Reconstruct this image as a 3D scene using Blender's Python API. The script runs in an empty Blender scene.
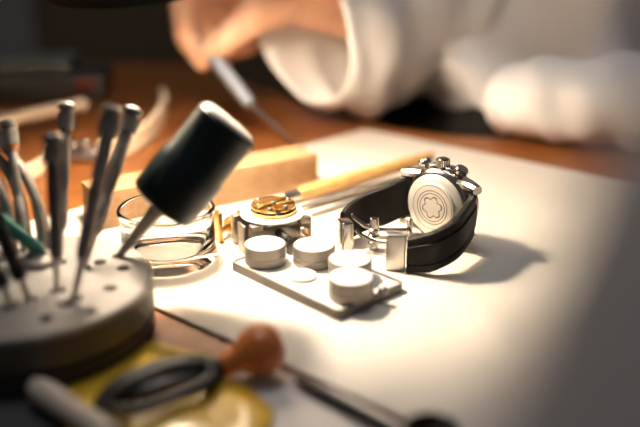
import bpy, bmesh, math, random
from mathutils import Vector, Matrix, noise
random.seed(4)
V = Vector
MM = 0.001
COL = bpy.context.scene.collection
# ------------------------------------------------------------------ camera maths (all lengths in millimetres)
FPX = 853.0
PITCH = math.radians(20.5)
CAMH = 170.0

def ray(px, py):
    x = (px - 320) / FPX
    y = -(py - 213.5) / FPX
    return V((x, math.cos(PITCH) + y * math.sin(PITCH), -math.sin(PITCH) + y * math.cos(PITCH)))

def at(px, py, z=0.0):
    r = ray(px, py)
    return V((0, 0, CAMH)) + r * ((z - CAMH) / r.z)

def deep(px, py, d):
    return V((0, 0, CAMH)) + ray(px, py) * d

# ------------------------------------------------------------------ materials
def mat(name, color, rough=0.5, metal=0.0, noise_scale=0, noise_amt=0.0, bump=0.0, bump_scale=200.0, bump_kind='noise',
        trans=0.0, ior=1.45, coat=0.0, sheen=0.0, sss=0.0, stretch=None, color2=None, emit=None, emit_s=0.0, spec=0.5, bump_dist=0.0004):
    m = bpy.data.materials.new(name)
    m.use_nodes = True
    nt = m.node_tree
    b = nt.nodes['Principled BSDF']
    b.inputs['Base Color'].default_value = (*color, 1)
    b.inputs['Roughness'].default_value = rough
    b.inputs['Metallic'].default_value = metal
    b.inputs['IOR'].default_value = ior
    b.inputs['Transmission Weight'].default_value = trans
    b.inputs['Coat Weight'].default_value = coat
    b.inputs['Sheen Weight'].default_value = sheen
    b.inputs['Specular IOR Level'].default_value = spec
    if sss:
        b.inputs['Subsurface Weight'].default_value = sss
        b.inputs['Subsurface Radius'].default_value = (1.0, 0.35, 0.2)
        b.inputs['Subsurface Scale'].default_value = 0.004
    if emit:
        b.inputs['Emission Color'].default_value = (*emit, 1)
        b.inputs['Emission Strength'].default_value = emit_s
    tc = nt.nodes.new('ShaderNodeTexCoord')
    mp = nt.nodes.new('ShaderNodeMapping')
    nt.links.new(tc.outputs['Object'], mp.inputs['Vector'])
    if stretch:
        mp.inputs['Rotation'].default_value = (0, 0, stretch[1])
        mp.inputs['Scale'].default_value = stretch[0]
    if noise_scale:
        n = nt.nodes.new('ShaderNodeTexNoise')
        n.inputs['Scale'].default_value = noise_scale
        n.inputs['Detail'].default_value = 5
        nt.links.new(mp.outputs['Vector'], n.inputs['Vector'])
        mx = nt.nodes.new('ShaderNodeMix')
        mx.data_type = 'RGBA'
        c2 = color2 if color2 else tuple(max(0, c * (1 - noise_amt)) for c in color)
        mx.inputs[6].default_value = (*color, 1)
        mx.inputs[7].default_value = (*c2, 1)
        cr = nt.nodes.new('ShaderNodeMapRange')
        cr.inputs['From Min'].default_value = 0.35
        cr.inputs['From Max'].default_value = 0.68
        nt.links.new(n.outputs['Fac'], cr.inputs['Value'])
        nt.links.new(cr.outputs['Result'], mx.inputs[0])
        nt.links.new(mx.outputs[2], b.inputs['Base Color'])
    if bump:
        if bump_kind == 'voronoi':
            t = nt.nodes.new('ShaderNodeTexVoronoi')
            t.feature = 'DISTANCE_TO_EDGE'
            out = t.outputs['Distance']
        else:
            t = nt.nodes.new('ShaderNodeTexNoise')
            t.inputs['Detail'].default_value = 4
            out = t.outputs['Fac']
        t.inputs['Scale'].default_value = bump_scale
        nt.links.new(mp.outputs['Vector'], t.inputs['Vector'])
        bp = nt.nodes.new('ShaderNodeBump')
        bp.inputs['Strength'].default_value = bump
        bp.inputs['Distance'].default_value = bump_dist
        nt.links.new(out, bp.inputs['Height'])
        nt.links.new(bp.outputs['Normal'], b.inputs['Normal'])
    return m

M = {}
M['table'] = mat('oiled_orange_wood', (0.25, 0.085, 0.02), 0.38, noise_scale=9, color2=(0.16, 0.052, 0.012), stretch=((1, 14, 14), -0.7), bump=0.15, bump_scale=30, spec=0.35)
M['leather'] = mat('cream_leather', (0.69, 0.635, 0.56), 0.55, noise_scale=25, color2=(0.655, 0.60, 0.525), bump=0.35, bump_scale=420, bump_kind='voronoi', bump_dist=0.0005)
M['block'] = mat('tan_beech', (0.38, 0.225, 0.115), 0.5, noise_scale=14, color2=(0.31, 0.18, 0.09), stretch=((1, 18, 18), -0.6), bump=0.15, bump_scale=60)
M['stick'] = mat('honey_wood', (0.66, 0.40, 0.15), 0.42, noise_scale=16, color2=(0.55, 0.31, 0.1), stretch=((1, 12, 12), -0.7))
M['palewood'] = mat('pale_wood', (0.62, 0.47, 0.33), 0.5, noise_scale=20, noise_amt=0.2)
M['orange'] = mat('orange_varnished_wood', (0.62, 0.185, 0.042), 0.35, noise_scale=40, color2=(0.50, 0.14, 0.03), coat=0.3)
M['steel'] = mat('polished_steel', (0.50, 0.47, 0.435), 0.18, 1.0, bump=0.04, bump_scale=300)
M['satin'] = mat('satin_steel', (0.60, 0.57, 0.53), 0.34, 1.0, bump=0.06, bump_scale=500)
M['tray2'] = mat('pale_highlight_grey', (0.5, 0.47, 0.43), 0.4)  # pale tone stands in for the lamp highlight on the handle end
M['worn'] = mat('worn_steel', (0.33, 0.30, 0.275), 0.4, 0.65, noise_scale=120, noise_amt=0.35, bump=0.15, bump_scale=300)
M['dark_worn'] = mat('dark_worn_steel', (0.15, 0.135, 0.125), 0.45, 0.5, noise_scale=90, noise_amt=0.4)
M['dark_steel'] = mat('blackened_steel', (0.022, 0.019, 0.018), 0.5, 0.0, spec=0.3, noise_scale=60, noise_amt=0.4)
M['bluesteel'] = mat('blue_grey_steel', (0.20, 0.22, 0.26), 0.5, 0.2)
M['engrave'] = mat('engraved_line', (0.13, 0.105, 0.08), 0.6, 0.3)
M['brass'] = mat('brass', (0.52, 0.31, 0.10), 0.32, 1.0, noise_scale=80, noise_amt=0.2)
M['gold'] = mat('gilt_brass', (0.78, 0.50, 0.18), 0.27, 1.0, bump=0.2, bump_scale=900)
M['rubber'] = mat('black_rubber', (0.008, 0.007, 0.007), 0.55, spec=0.18, bump=0.1, bump_scale=600)
M['blackplastic'] = mat('bottle_black_plastic', (0.006, 0.013, 0.014), 0.33, spec=0.3)
M['black'] = mat('matt_black', (0.01, 0.01, 0.01), 0.5)
M['cup'] = mat('pale_satin_metal', (0.29, 0.26, 0.235), 0.42, 0.4, bump=0.05, bump_scale=700)
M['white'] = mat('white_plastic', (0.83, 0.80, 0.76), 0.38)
M['tray'] = mat('shaded_tray_grey', (0.18, 0.16, 0.14), 0.45)  # grey darkened so the tray sides carry their shade in the colour
M['backplate'] = mat('bright_steel', (0.84, 0.79, 0.72), 0.36, 0.6)
M['jawsteel'] = mat('grey_clamp_steel', (0.34, 0.30, 0.26), 0.36, 0.85, noise_scale=90, noise_amt=0.25)
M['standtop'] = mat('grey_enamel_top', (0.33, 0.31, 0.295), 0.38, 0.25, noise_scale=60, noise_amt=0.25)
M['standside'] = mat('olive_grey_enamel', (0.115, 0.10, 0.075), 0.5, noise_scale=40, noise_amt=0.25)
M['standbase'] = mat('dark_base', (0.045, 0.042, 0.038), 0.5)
M['mat'] = mat('dark_grey_mat', (0.045, 0.042, 0.04), 0.65, bump=0.2, bump_scale=400)
M['yellow'] = mat('yellow_plastic', (0.68, 0.42, 0.025), 0.38, noise_scale=20, color2=(0.58, 0.34, 0.02), coat=0.4)
M['paper'] = mat('white_paper', (0.72, 0.66, 0.61), 0.6)
M['teal'] = mat('teal_lacquer', (0.03, 0.17, 0.14), 0.35, noise_scale=60, noise_amt=0.4)
M['bone'] = mat('pale_bone', (0.78, 0.66, 0.54), 0.3, noise_scale=30, noise_amt=0.25)
M['glass'] = mat('clear_glass', (1.0, 1.0, 1.0), 0.0, trans=1.0, ior=1.38)
M['greybox'] = mat('grey_green_box', (0.085, 0.085, 0.07), 0.45)
M['darkbox'] = mat('dark_box', (0.022, 0.02, 0.018), 0.5)
M['red'] = mat('dark_red_plastic', (0.16, 0.015, 0.012), 0.4)
M['strap'] = mat('tan_leather_strap', (0.80, 0.64, 0.45), 0.5, noise_scale=60, noise_amt=0.2)
M['arm'] = mat('grey_brown_paint', (0.55, 0.475, 0.43), 0.5, noise_scale=15, noise_amt=0.1)
M['lampout'] = mat('dark_lamp_enamel', (0.02, 0.018, 0.016), 0.35)
M['lampin'] = mat('white_lamp_enamel', (0.8, 0.77, 0.72), 0.4)
M['bulb'] = mat('lit_bulb', (1, 1, 1), 0.4, emit=(1.0, 0.83, 0.63), emit_s=670)
M['skin'] = mat('skin', (0.82, 0.48, 0.31), 0.5, sss=0.15, noise_scale=60, noise_amt=0.12, bump=0.1, bump_scale=150)
M['hair'] = mat('dark_hair', (0.03, 0.02, 0.015), 0.5, stretch=((20, 20, 1), 0), bump=0.4, bump_scale=60)
M['coat'] = mat('white_cotton', (0.80, 0.765, 0.75), 0.85, sheen=0.2, bump=0.25, bump_scale=900, noise_scale=12, noise_amt=0.05)
M['trousers'] = mat('dark_cloth', (0.012, 0.011, 0.011), 0.9, bump=0.2, bump_scale=600)
M['eye'] = mat('eye_white', (0.7, 0.68, 0.65), 0.2)
M['wall'] = mat('dark_brown_wall', (0.15, 0.10, 0.055), 0.8, noise_scale=2, noise_amt=0.25)
M['floor'] = mat('dark_floor', (0.03, 0.024, 0.018), 0.6, noise_scale=4, noise_amt=0.3)
M['trim'] = mat('grey_paint', (0.30, 0.27, 0.26), 0.6)

# ------------------------------------------------------------------ objects
def tag(o, label=None, cat=None, group=None, kind=None):
    if label: o['label'] = label
    if cat: o['category'] = cat
    if group: o['group'] = group
    if kind: o['kind'] = kind
    return o

def thing(name, label, cat, base=(0, 0, 0), group=None):
    o = bpy.data.objects.new(name, None)
    COL.objects.link(o)
    o.empty_display_size = 0.01
    o.location = V(base) * MM
    o['_b'] = list(base)
    return tag(o, label, cat, group)

def base_of(o):
    while o.parent is not None:
        o = o.parent
    return V(o['_b']) if '_b' in o else V((0, 0, 0))

def mesh_from(bm, name, m, shift, smooth=True, angle=35):
    bmesh.ops.recalc_face_normals(bm, faces=bm.faces)
    for v in bm.verts:
        v.co = (v.co - shift) * MM
    me = bpy.data.meshes.new(name)
    ca = math.cos(math.radians(angle))
    for f in bm.faces:
        f.smooth = smooth
    if smooth:
        for e in bm.edges:
            if len(e.link_faces) == 2:
                e.smooth = e.link_faces[0].normal.dot(e.link_faces[1].normal) > ca
    bm.to_mesh(me)
    bm.free()
    me.materials.append(m)
    return me

def part(name, bm, m, parent=None, smooth=True, angle=35, base=None):
    """one mesh object; a child of parent, else a top-level thing whose origin is base"""
    shift = base_of(parent) if parent else V(base if base else (0, 0, 0))
    me = mesh_from(bm, name, m, shift, smooth, angle)
    o = bpy.data.objects.new(name, me)
    COL.objects.link(o)
    if parent:
        o.parent = parent
    else:
        o.location = shift * MM
        o['_b'] = list(shift)
    return o

def copy_tree(o, parent=None):
    c = o.copy()
    COL.objects.link(c)
    c.parent = parent
    for ch in list(o.children):
        copy_tree(ch, c)
    return c

# ------------------------------------------------------------------ shape builders (into a bmesh)
def frame(origin, z, x=None):
    z = V(z).normalized()
    x = V(x) if x is not None else (V((1, 0, 0)) if abs(z.x) < 0.9 else V((0, 1, 0)))
    x = (x - z * x.dot(z)).normalized()
    y = z.cross(x)
    return Matrix(((x.x, y.x, z.x, origin[0]), (x.y, y.y, z.y, origin[1]), (x.z, y.z, z.z, origin[2]), (0, 0, 0, 1)))

def NB():
    return bmesh.new()

def box(bm, mtx, size, bev=0.0, seg=2):
    r = bmesh.ops.create_cube(bm, size=1.0)
    vs = r['verts']
    for v in vs:
        v.co = V((v.co.x * size[0], v.co.y * size[1], v.co.z * size[2]))
    if bev:
        es = list({e for v in vs for e in v.link_edges})
        rr = bmesh.ops.bevel(bm, geom=es, offset=bev, segments=seg, affect='EDGES', profile=0.5)
        vs = list({v for f in rr['faces'] for v in f.verts} | {v for v in vs if v.is_valid})
    for v in vs:
        v.co = mtx @ v.co
    return bm

def T(x, y, z):
    return Matrix.Translation((x, y, z))

def lathe(bm, mtx, prof, seg=48):
    """prof: list of (r, z); r==0 gives a pole"""
    rings = []
    for r, z in prof:
        if r < 1e-6:
            rings.append([bm.verts.new(mtx @ V((0, 0, z)))])
        else:
            rings.append([bm.verts.new(mtx @ V((r * math.cos(2 * math.pi * k / seg), r * math.sin(2 * math.pi * k / seg), z))) for k in range(seg)])
    for a, b in zip(rings, rings[1:]):
        for k in range(seg):
            k2 = (k + 1) % seg
            if len(a) == 1 and len(b) == 1:
                continue
            if len(a) == 1:
                bm.faces.new((a[0], b[k], b[k2]))
            elif len(b) == 1:
                bm.faces.new((a[k], a[k2], b[0]))
            else:
                bm.faces.new((a[k], a[k2], b[k2], b[k]))
    return bm

def loft(bm, rings, cap0=True, cap1=True, closed=True):
    vr = [[bm.verts.new(p) for p in r] for r in rings]
    n = len(vr[0])
    for a, b in zip(vr, vr[1:]):
        for k in range(n if closed else n - 1):
            k2 = (k + 1) % n
            bm.faces.new((a[k], a[k2], b[k2], b[k]))
    if cap0: bm.faces.new(vr[0])
    if cap1: bm.faces.new(vr[-1])
    return bm

def smooth_path(pts, n):
    """Catmull-Rom through pts (tuples of any length)"""
    pts = [tuple(p) for p in pts]
    out = []
    segs = len(pts) - 1
    for i in range(n + 1):
        t = i / n * segs
        k = min(int(t), segs - 1)
        u = t - k
        p0 = pts[max(k - 1, 0)]; p1 = pts[k]; p2 = pts[k + 1]; p3 = pts[min(k + 2, segs)]
        out.append(tuple(0.5 * (2 * b + (c - a) * u + (2 * a - 5 * b + 4 * c - d) * u * u + (3 * b - a - 3 * c + d) * u ** 3) for a, b, c, d in zip(p0, p1, p2, p3)))
    return out

def tube(bm, pts, radii, seg=16, squash=(1, 1), up=None, sub=None, round_ends=True):
    if not isinstance(radii, (list, tuple)):
        radii = [radii] * len(pts)
    data = [tuple(p) + (r,) for p, r in zip(pts, radii)]
    if sub:
        data = smooth_path(data, sub)
    P = [V(d[:3]) for d in data]
    R = [d[3] for d in data]
    if round_ends:
        d0 = (P[0] - P[1]).normalized(); d1 = (P[-1] - P[-2]).normalized()
        P = [P[0] + d0 * R[0] * 0.45] + P + [P[-1] + d1 * R[-1] * 0.45]
        R = [R[0] * 0.55] + R + [R[-1] * 0.55]
    ref = V(up) if up is not None else V((0, 0, 1))
    rings = []
    for i, p in enumerate(P):
        t = (P[min(i + 1, len(P) - 1)] - P[max(i - 1, 0)]).normalized()
        if abs(t.dot(ref)) > 0.97:
            ref2 = V((0, 1, 0)) if abs(t.y) < 0.9 else V((1, 0, 0))
        else:
            ref2 = ref
        s = t.cross(ref2).normalized()
        u = s.cross(t)
        rings.append([p + s * (R[i] * squash[0] * math.cos(a)) + u * (R[i] * squash[1] * math.sin(a)) for a in [2 * math.pi * k / seg for k in range(seg)]])
    return loft(bm, rings)

def rect_tube(bm, pts, w, t, up=(0, 0, 1), round_=0.35, sub=None):
    """strip: half width w along 'up', half thickness t sideways; pts (x,y,z[,w[,t]])"""
    data = []
    for p in pts:
        p = tuple(p)
        if len(p) == 3: p += (w,)
        if len(p) == 4: p += (t,)
        data.append(p)
    if sub:
        data = smooth_path(data, sub)
    P = [V(d[:3]) for d in data]
    rings = []
    u0 = V(up).normalized()
    for i, p in enumerate(P):
        tg = (P[min(i + 1, len(P) - 1)] - P[max(i - 1, 0)]).normalized()
        s = tg.cross(u0).normalized()
        u = s.cross(tg).normalized()
        ww, tt = data[i][3], data[i][4]
        c = min(tt, ww) * round_
        prof = [(-tt + c, -ww), (tt - c, -ww), (tt, -ww + c), (tt, ww - c), (tt - c, ww), (-tt + c, ww), (-tt, ww - c), (-tt, -ww + c)]
        rings.append([p + s * a + u * b for a, b in prof])
    return loft(bm, rings)

def prism(bm, pts2, z0, z1, mtx=None, bev=0.0):
    mtx = mtx or Matrix.Identity(4)
    lo = [bm.verts.new(mtx @ V((x, y, z0))) for x, y in pts2]
    hi = [bm.verts.new(mtx @ V((x, y, z1))) for x, y in pts2]
    n = len(pts2)
    fs = [bm.faces.new(lo[::-1]), bm.faces.new(hi)]
    for k in range(n):
        k2 = (k + 1) % n
        fs.append(bm.faces.new((lo[k], lo[k2], hi[k2], hi[k])))
    if bev:
        es = [e for e in fs[1].edges]
        bmesh.ops.bevel(bm, geom=es, offset=bev, segments=2, affect='EDGES', profile=0.5)
    return bm

def ball(bm, c, r, seg=24, squash=(1, 1, 1)):
    r0 = bmesh.ops.create_uvsphere(bm, u_segments=seg, v_segments=seg // 2, radius=1.0)
    for v in r0['verts']:
        v.co = V(c) + V((v.co.x * r * squash[0], v.co.y * r * squash[1], v.co.z * r * squash[2]))
    return bm

# ------------------------------------------------------------------ the room
def struct(name, bm, m, smooth=False):
    o = part(name, bm, m, None, smooth)
    tag(o, kind='structure')
    return o

struct('floor', box(NB(), T(0, 600, -760), (3600, 3400, 20)), M['floor'])
struct('wall_back', box(NB(), T(0, 2250, 500), (3600, 40, 2520)), M['wall'])
struct('wall_left', box(NB(), T(-1780, 600, 500), (40, 3300, 2520)), M['wall'])
struct('trim_1', box(NB(), T(-792, 2215, 500), (120, 30, 2500), 4), M['trim'])

# ------------------------------------------------------------------ workbench
t_poly = [(-760, -160), (620, -160), (620, 480), (420, 560), (310, 606), (210, 624), (140, 612), (97, 618), (55, 641), (8, 688), (-48, 775), (-100, 870), (-139, 912), (-160, 925), (-760, 925)]
bench = thing('workbench', 'orange brown wooden watchmaker workbench with a scooped edge before the person', 'workbench', (0, 300, 0))
part('bench_top', prism(NB(), t_poly, -32, 0, bev=3), M['table'], bench)
for x, y in ((-700, -100), (560, -100), (-700, 860), (560, 430)):
    part('leg', box(NB(), T(x, y, -391), (60, 60, 718), 4), M['table'], bench)

# pad
A = V((34.5, 635.5, 0))
u = V((0.769, -0.639, 0)).normalized()
v = V((-0.70, -0.714, 0)).normalized()
L = 318
pc = [A, A + u * 330, A + u * 330 + v * 330, A + v * L]
# front edge runs through (-74,336) parallel to u
q = V((-74, 336, 0)) - A
det = u.x * v.y - u.y * v.x
sL = (u.x * q.y - u.y * q.x) / det
pc = [A, A + u * 340, A + u * 340 + v * sL, A + v * sL]
def rounded(poly, r, n=5):
    out = []
    m_ = len(poly)
    for i in range(m_):
        p, a, b = V(poly[i]), V(poly[i - 1]), V(poly[(i + 1) % m_])
        d0 = (a - p).normalized(); d1 = (b - p).normalized()
        s, e = p + d0 * r, p + d1 * r
        for k in range(n + 1):
            w = k / n
            out.append(s * (1 - w) ** 2 + p * 2 * w * (1 - w) + e * w * w)
    return [(p.x, p.y) for p in out]
PADZ = 2.0
pad = part('work_pad', prism(NB(), rounded(pc, 6)[::-1], 0.05, PADZ, bev=0.7), M['leather'], base=(60, 420, 0))
tag(pad, 'cream leather work pad lying on the orange workbench', 'pad')

# ------------------------------------------------------------------ wooden block
f0, f1 = at(318, 187, PADZ), at(99, 231, PADZ)
bd = (f1 - f0).normalized()
bp = V((bd.y, -bd.x, 0))
if bp.y < 0: bp = -bp
blen = (f1 - f0).length
bh, bw = 21.0, 25.0
ctr = (f0 + f1) / 2 + bp * bw / 2 + V((0, 0, bh / 2))
o = part('wooden_block', box(NB(), frame(ctr, (0, 0, 1), bd), (blen, bw, bh), 0.8), M['block'], base=(ctr.x, ctr.y, PADZ))
tag(o, 'long tan wooden block lying on the pad behind the glass jar', 'block')

# ------------------------------------------------------------------ parts tray and cups
tl, tf, tr = at(230, 269, PADZ), at(338, 321, PADZ), at(392, 286, PADZ)
e1 = (tf - tl); e2 = (tr - tf)
e1n = e1.normalized()
e2n = (e2 - e1n * e2.dot(e1n)).normalized()
tw, td = e1.length, max(e2.length, 40)
tc_ = tl + e1n * tw / 2 + e2n * td / 2
tm = frame(tc_, (0, 0, 1), e1n)
tray = thing('parts_tray', 'thin pale rectangular tray carrying four small round boxes', 'tray', (tc_.x, tc_.y, PADZ))
hw, hd = tw / 2, td / 2
def rrect(a, b, r): return rounded([V((-a, -b, 0)), V((a, -b, 0)), V((a, b, 0)), V((-a, b, 0))], r, 5)
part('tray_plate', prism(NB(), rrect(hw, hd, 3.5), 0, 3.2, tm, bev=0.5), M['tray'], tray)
bm = NB()
ro, ri = rrect(hw, hd, 3.5), rrect(hw - 1.3, hd - 1.3, 2.6)
def ringloop(bm, outer, inner, z0, z1, mtx):
    R = [[mtx @ V((x, y, z)) for x, y in L_] for L_, z in ((outer, z0), (outer, z1), (inner, z1), (inner, z0), (outer, z0))]
    return loft(bm, R, False, False)
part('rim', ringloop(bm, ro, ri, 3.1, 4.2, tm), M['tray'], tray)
li = rrect(hw - 1.6, hd - 1.6, 2.4)
o = part('lit_top', prism(NB(), li, 3.2, 3.6, tm), M['white'], tray); o['label'] = 'tray top coloured white as if brightly lit'  # white sheet added so the tray top stays lit above its dark sides
TRZ = PADZ + 3.6

CUPR = 10.0
def make_cup(name, label):
    t = thing(name, label, 'box', (0, 0, 0), 'round boxes on the tray')
    h = 9.6
    part('cup_body', lathe(NB(), T(0, 0, 0), [(0, 0), (CUPR - .7, 0), (CUPR - .2, .5), (CUPR, 1.0), (CUPR, 4.2), (CUPR - .25, 4.4), (CUPR - .25, 4.9), (CUPR, 5.1), (CUPR, h - .5), (CUPR - .3, h - .1), (CUPR - .7, h - .1), (0, h - .6)]), M['cup'], t)
    o = part('lid', lathe(NB(), T(0, 0, 0), [(0, h - .55), (CUPR - .8, h - .55), (CUPR - .75, h - .1), (CUPR - .95, h), (0, h)]), M['white'], t)
    o['label'] = 'white lid'
    return t
cups = [((265, 243), 'round pale metal box on the tray, nearest the glass jar'), ((314, 244), 'round pale metal box on the tray just before the steel movement holder'),
        ((350, 258), 'round pale metal box on the tray, half hidden behind the frontmost box'), ((351, 276), 'frontmost round pale metal box, at the near corner of the tray')]
cup0 = None
for (px, py), lab in cups:
    p = at(px, py, TRZ + 9.6)
    if cup0 is None:
        c = cup0 = make_cup('round_box', lab)
    else:
        c = copy_tree(cup0)
        c['label'] = lab
    c.location = V((p.x, p.y, TRZ)) * MM
    c.rotation_euler.z = random.random() * 6
p = at(302, 277, TRZ)
o = part('flat_disc', lathe(NB(), T(p.x, p.y, TRZ), [(0, 0), (6.2, 0), (6.7, .3), (6.7, 1.3), (6.2, 1.7), (5.4, 1.7), (5.1, 1.45), (0, 1.45)]), M['white'], base=(p.x, p.y, TRZ))
tag(o, 'small flat white disc lying on the tray between the round boxes', 'disc')
p = at(383, 296, TRZ)
o = part('small_bead', ball(NB(), (p.x, p.y, TRZ + 2.4), 2.4, 20), M['cup'], base=(p.x, p.y, TRZ))
tag(o, 'tiny shiny metal bead at the tray edge beside the frontmost box', 'bead')

# ------------------------------------------------------------------ movement holder with white ring and movement
mc = at(272, 213, 19)
hx = V((0.90, 0.44, 0)).normalized()
hy = V((-hx.y, hx.x, 0))
holder = thing('movement_holder', 'steel clamp holder gripping a white ring under the gold movement', 'holder', (mc.x, mc.y, PADZ))
def hm(a, b, z): return frame(V((mc.x, mc.y, PADZ + z)) + hx * a + hy * b, (0, 0, 1), hx)
def jaw(b, a0, a1):
    bm = NB()
    w = a1 - a0
    box(bm, hm((a0 + a1) / 2, b, 6.5), (w, 4.6, 13), 0.4)
    box(bm, hm(a0 + 3.2, b, 14.2), (6.4, 4.6, 3.0), 0.4)
    box(bm, hm(a1 - 3.2, b, 14.2), (6.4, 4.6, 3.0), 0.4)
    return bm
part('jaw', jaw(-8.5, -15.5, 17), M['jawsteel'], holder)
part('jaw', jaw(9.5, -18, 15), M['jawsteel'], holder)
def rod(bm, a, b0, b1, z, r):
    p0 = hm(a, b0, z) @ V((0, 0, 0)); p1 = hm(a, b1, z) @ V((0, 0, 0))
    return tube(bm, [p0, p1], r, 16)
o = part('guide_rod', rod(NB(), -1.0, -22, 8, 10.5, 2.2), M['black'], holder); o['label'] = 'black guide rod'
o = part('guide_rod', rod(NB(), 10.5, -21, 8, 10.5, 1.1), M['brass'], holder); o['label'] = 'thin brass guide rod'
part('side_plate', box(NB(), hm(-17.5, -3, 7.5), (1.6, 9, 15), 0.3), M['jawsteel'], holder)
bm = NB(); lathe(bm, hm(10.5, -13, 10.5) @ Matrix.Rotation(math.pi / 2, 4, 'X'), [(0, 0), (2.2, 0), (2.4, .3), (2.4, 2.4), (2.2, 2.7), (0, 2.7)], 20)
part('thumb_screw', bm, M['satin'], holder)
o = part('ring', lathe(NB(), T(mc.x, mc.y, PADZ + 15.8), [(0, 0), (14.8, 0), (16.0, .6), (16.0, 1.3), (15.2, 1.7), (0, 1.7)], 64), M['white'], holder); o['label'] = 'round white support ring'
mz = PADZ + 15.8 + 1.75
mb = V((mc.x + .6, mc.y + 1.5, mz))
mv = thing('watch_movement', 'gold watch movement lying on the white ring of the steel holder', 'movement', (mb.x, mb.y, mz))
part('main_plate', lathe(NB(), T(*mb), [(0, 0), (11.2, 0), (11.6, .3), (11.6, 1.5), (11.2, 1.7), (0, 1.7)], 56), M['gold'], mv)
bm = NB()
for k in range(10):
    a = k * 2 * math.pi / 10 + .1
    box(bm, frame(mb + V((10.6 * math.cos(a), 10.6 * math.sin(a), 2.2)), (0, 0, 1), (math.cos(a), math.sin(a), 0)), (1.6, 3.6, 1.0), .15)
lathe(bm, T(*mb), [(0, 1.7), (9.6, 1.7), (9.6, 2.8), (0, 2.8)], 40)
part('gear_train', bm, M['dark_steel'], mv)
bm = NB()
def arc_poly(r0, r1, a0, a1, n=16):
    return [(r1 * math.cos(a0 + (a1 - a0) * k / n), r1 * math.sin(a0 + (a1 - a0) * k / n)) for k in range(n + 1)] + [(r0 * math.cos(a1 + (a0 - a1) * k / n), r0 * math.sin(a1 + (a0 - a1) * k / n)) for k in range(n + 1)]
prism(bm, arc_poly(.8, 11.4, .3, 3.0), 2.6, 3.9, T(*mb), .2)
part('bridge', bm, M['gold'], mv)
part('bridge', prism(NB(), arc_poly(.8, 11.4, 3.2, 4.9), 2.6, 3.8, T(*mb), .2), M['gold'], mv)
part('bridge', prism(NB(), arc_poly(2.0, 11.2, 5.1, 6.4), 2.5, 3.5, T(*mb), .2), M['gold'], mv)
part('rotor', prism(NB(), arc_poly(.5, 10.2, 0.9, 4.0), 4.0, 4.7, T(*mb), .2), M['gold'], mv)
for a, r in ((.6, 9), (2.6, 9.3), (3.6, 8), (4.6, 9.2), (5.6, 8.6), (1.6, .4)):
    c_ = mb + V((r * math.cos(a), r * math.sin(a), 3.4))
    o = part('screw', lathe(NB(), T(*c_), [(0, 0), (1.15, 0), (1.15, 1.5), (.9, 1.75), (0, 1.75)], 16), M['jawsteel'], mv)
o = part('balance_wheel', ringloop(NB(), [(3.4 * math.cos(k * .3142), 3.4 * math.sin(k * .3142)) for k in range(20)], [(2.7 * math.cos(k * .3142), 2.7 * math.sin(k * .3142)) for k in range(20)], 3.7, 4.3, T(mb.x + 3.5, mb.y - 5.5, mb.z)), M['brass'], mv)

# brass clamp between jar and holder
p = at(219, 241, PADZ)
bc = thing('brass_clamp', 'small brass clamp standing between the glass jar and steel holder', 'clamp', (p.x, p.y, PADZ))
part('plate', box(NB(), frame((p.x, p.y, PADZ + 8.2), (0, 0, 1), (.45, -.9, 0)), (7.5, 2.2, 16.4), .3), M['brass'], bc)
part('plate', box(NB(), frame((p.x + 10, p.y + 16, PADZ + 5), (0, 0, 1), (.45, -.9, 0)), (7, 2.2, 10), .3), M['brass'], bc)
part('bar', tube(NB(), [(p.x, p.y, PADZ + 5), (p.x + 10, p.y + 16, PADZ + 5)], 1.8, 12), M['brass'], bc)
part('knob', lathe(NB(), frame((p.x + 4.5, p.y + 7.2, PADZ + 6), (.53, .85, 0)), [(0, 0), (3.6, 0), (4.2, .6), (4.2, 3.4), (3.6, 4), (0, 4)], 24), M['brass'], bc)

# ------------------------------------------------------------------ brush with honey wood handle, tweezers
p0, p1 = at(296, 195, 6), at(431, 155, 6)
dr = (p1 - p0)
br = thing('brush', 'honey wood handled brush lying on the pad behind the watch', 'brush', (p0.x, p0.y, PADZ))
part('handle', tube(NB(), [p0, p0 + dr * .1, p0 + dr * .35, p0 + dr * .75, p1], [3.6, 4.2, 4.3, 3.6, 2.6], 20, sub=30), M['stick'], br)
part('ferrule', tube(NB(), [p0 - dr * .09, p0 + dr * .01], [3.3, 3.7], 18), M['satin'], br)
part('bristles', tube(NB(), [p0 - dr * .17, p0 - dr * .085], [3.8, 3.0], 18), M['bone'], br)
tz = thing('tweezers', 'steel tweezers lying on the pad between holder and watch strap', 'tweezers', (20, 480, PADZ))
a0, a1 = at(301, 207, 4.5), at(400, 180, 4.5)
part('arm', rect_tube(NB(), [tuple(a0) + (1.2, .7), tuple(a0 + (a1 - a0) * .3) + (3.2, .8), tuple(a0 + (a1 - a0) * .7) + (3.4, .8), tuple(a1) + (3, .8)], 3, .8, up=(0, -.35, 1), sub=16), M['worn'], tz)
b0 = at(311, 215, 3.4); b1 = a1 + V((1.2, -1.2, 0))
part('arm', rect_tube(NB(), [tuple(b0) + (.8, .6), tuple(b0 + (b1 - b0) * .35 + V((1, -1.5, 0))) + (1.5, .8), tuple(b0 + (b1 - b0) * .7 + V((1, -1.5, 0))) + (1.6, .8), tuple(b1) + (1.8, .8)], 2, .8, up=(0, -.5, 1), sub=16), M['satin'], tz)

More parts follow.
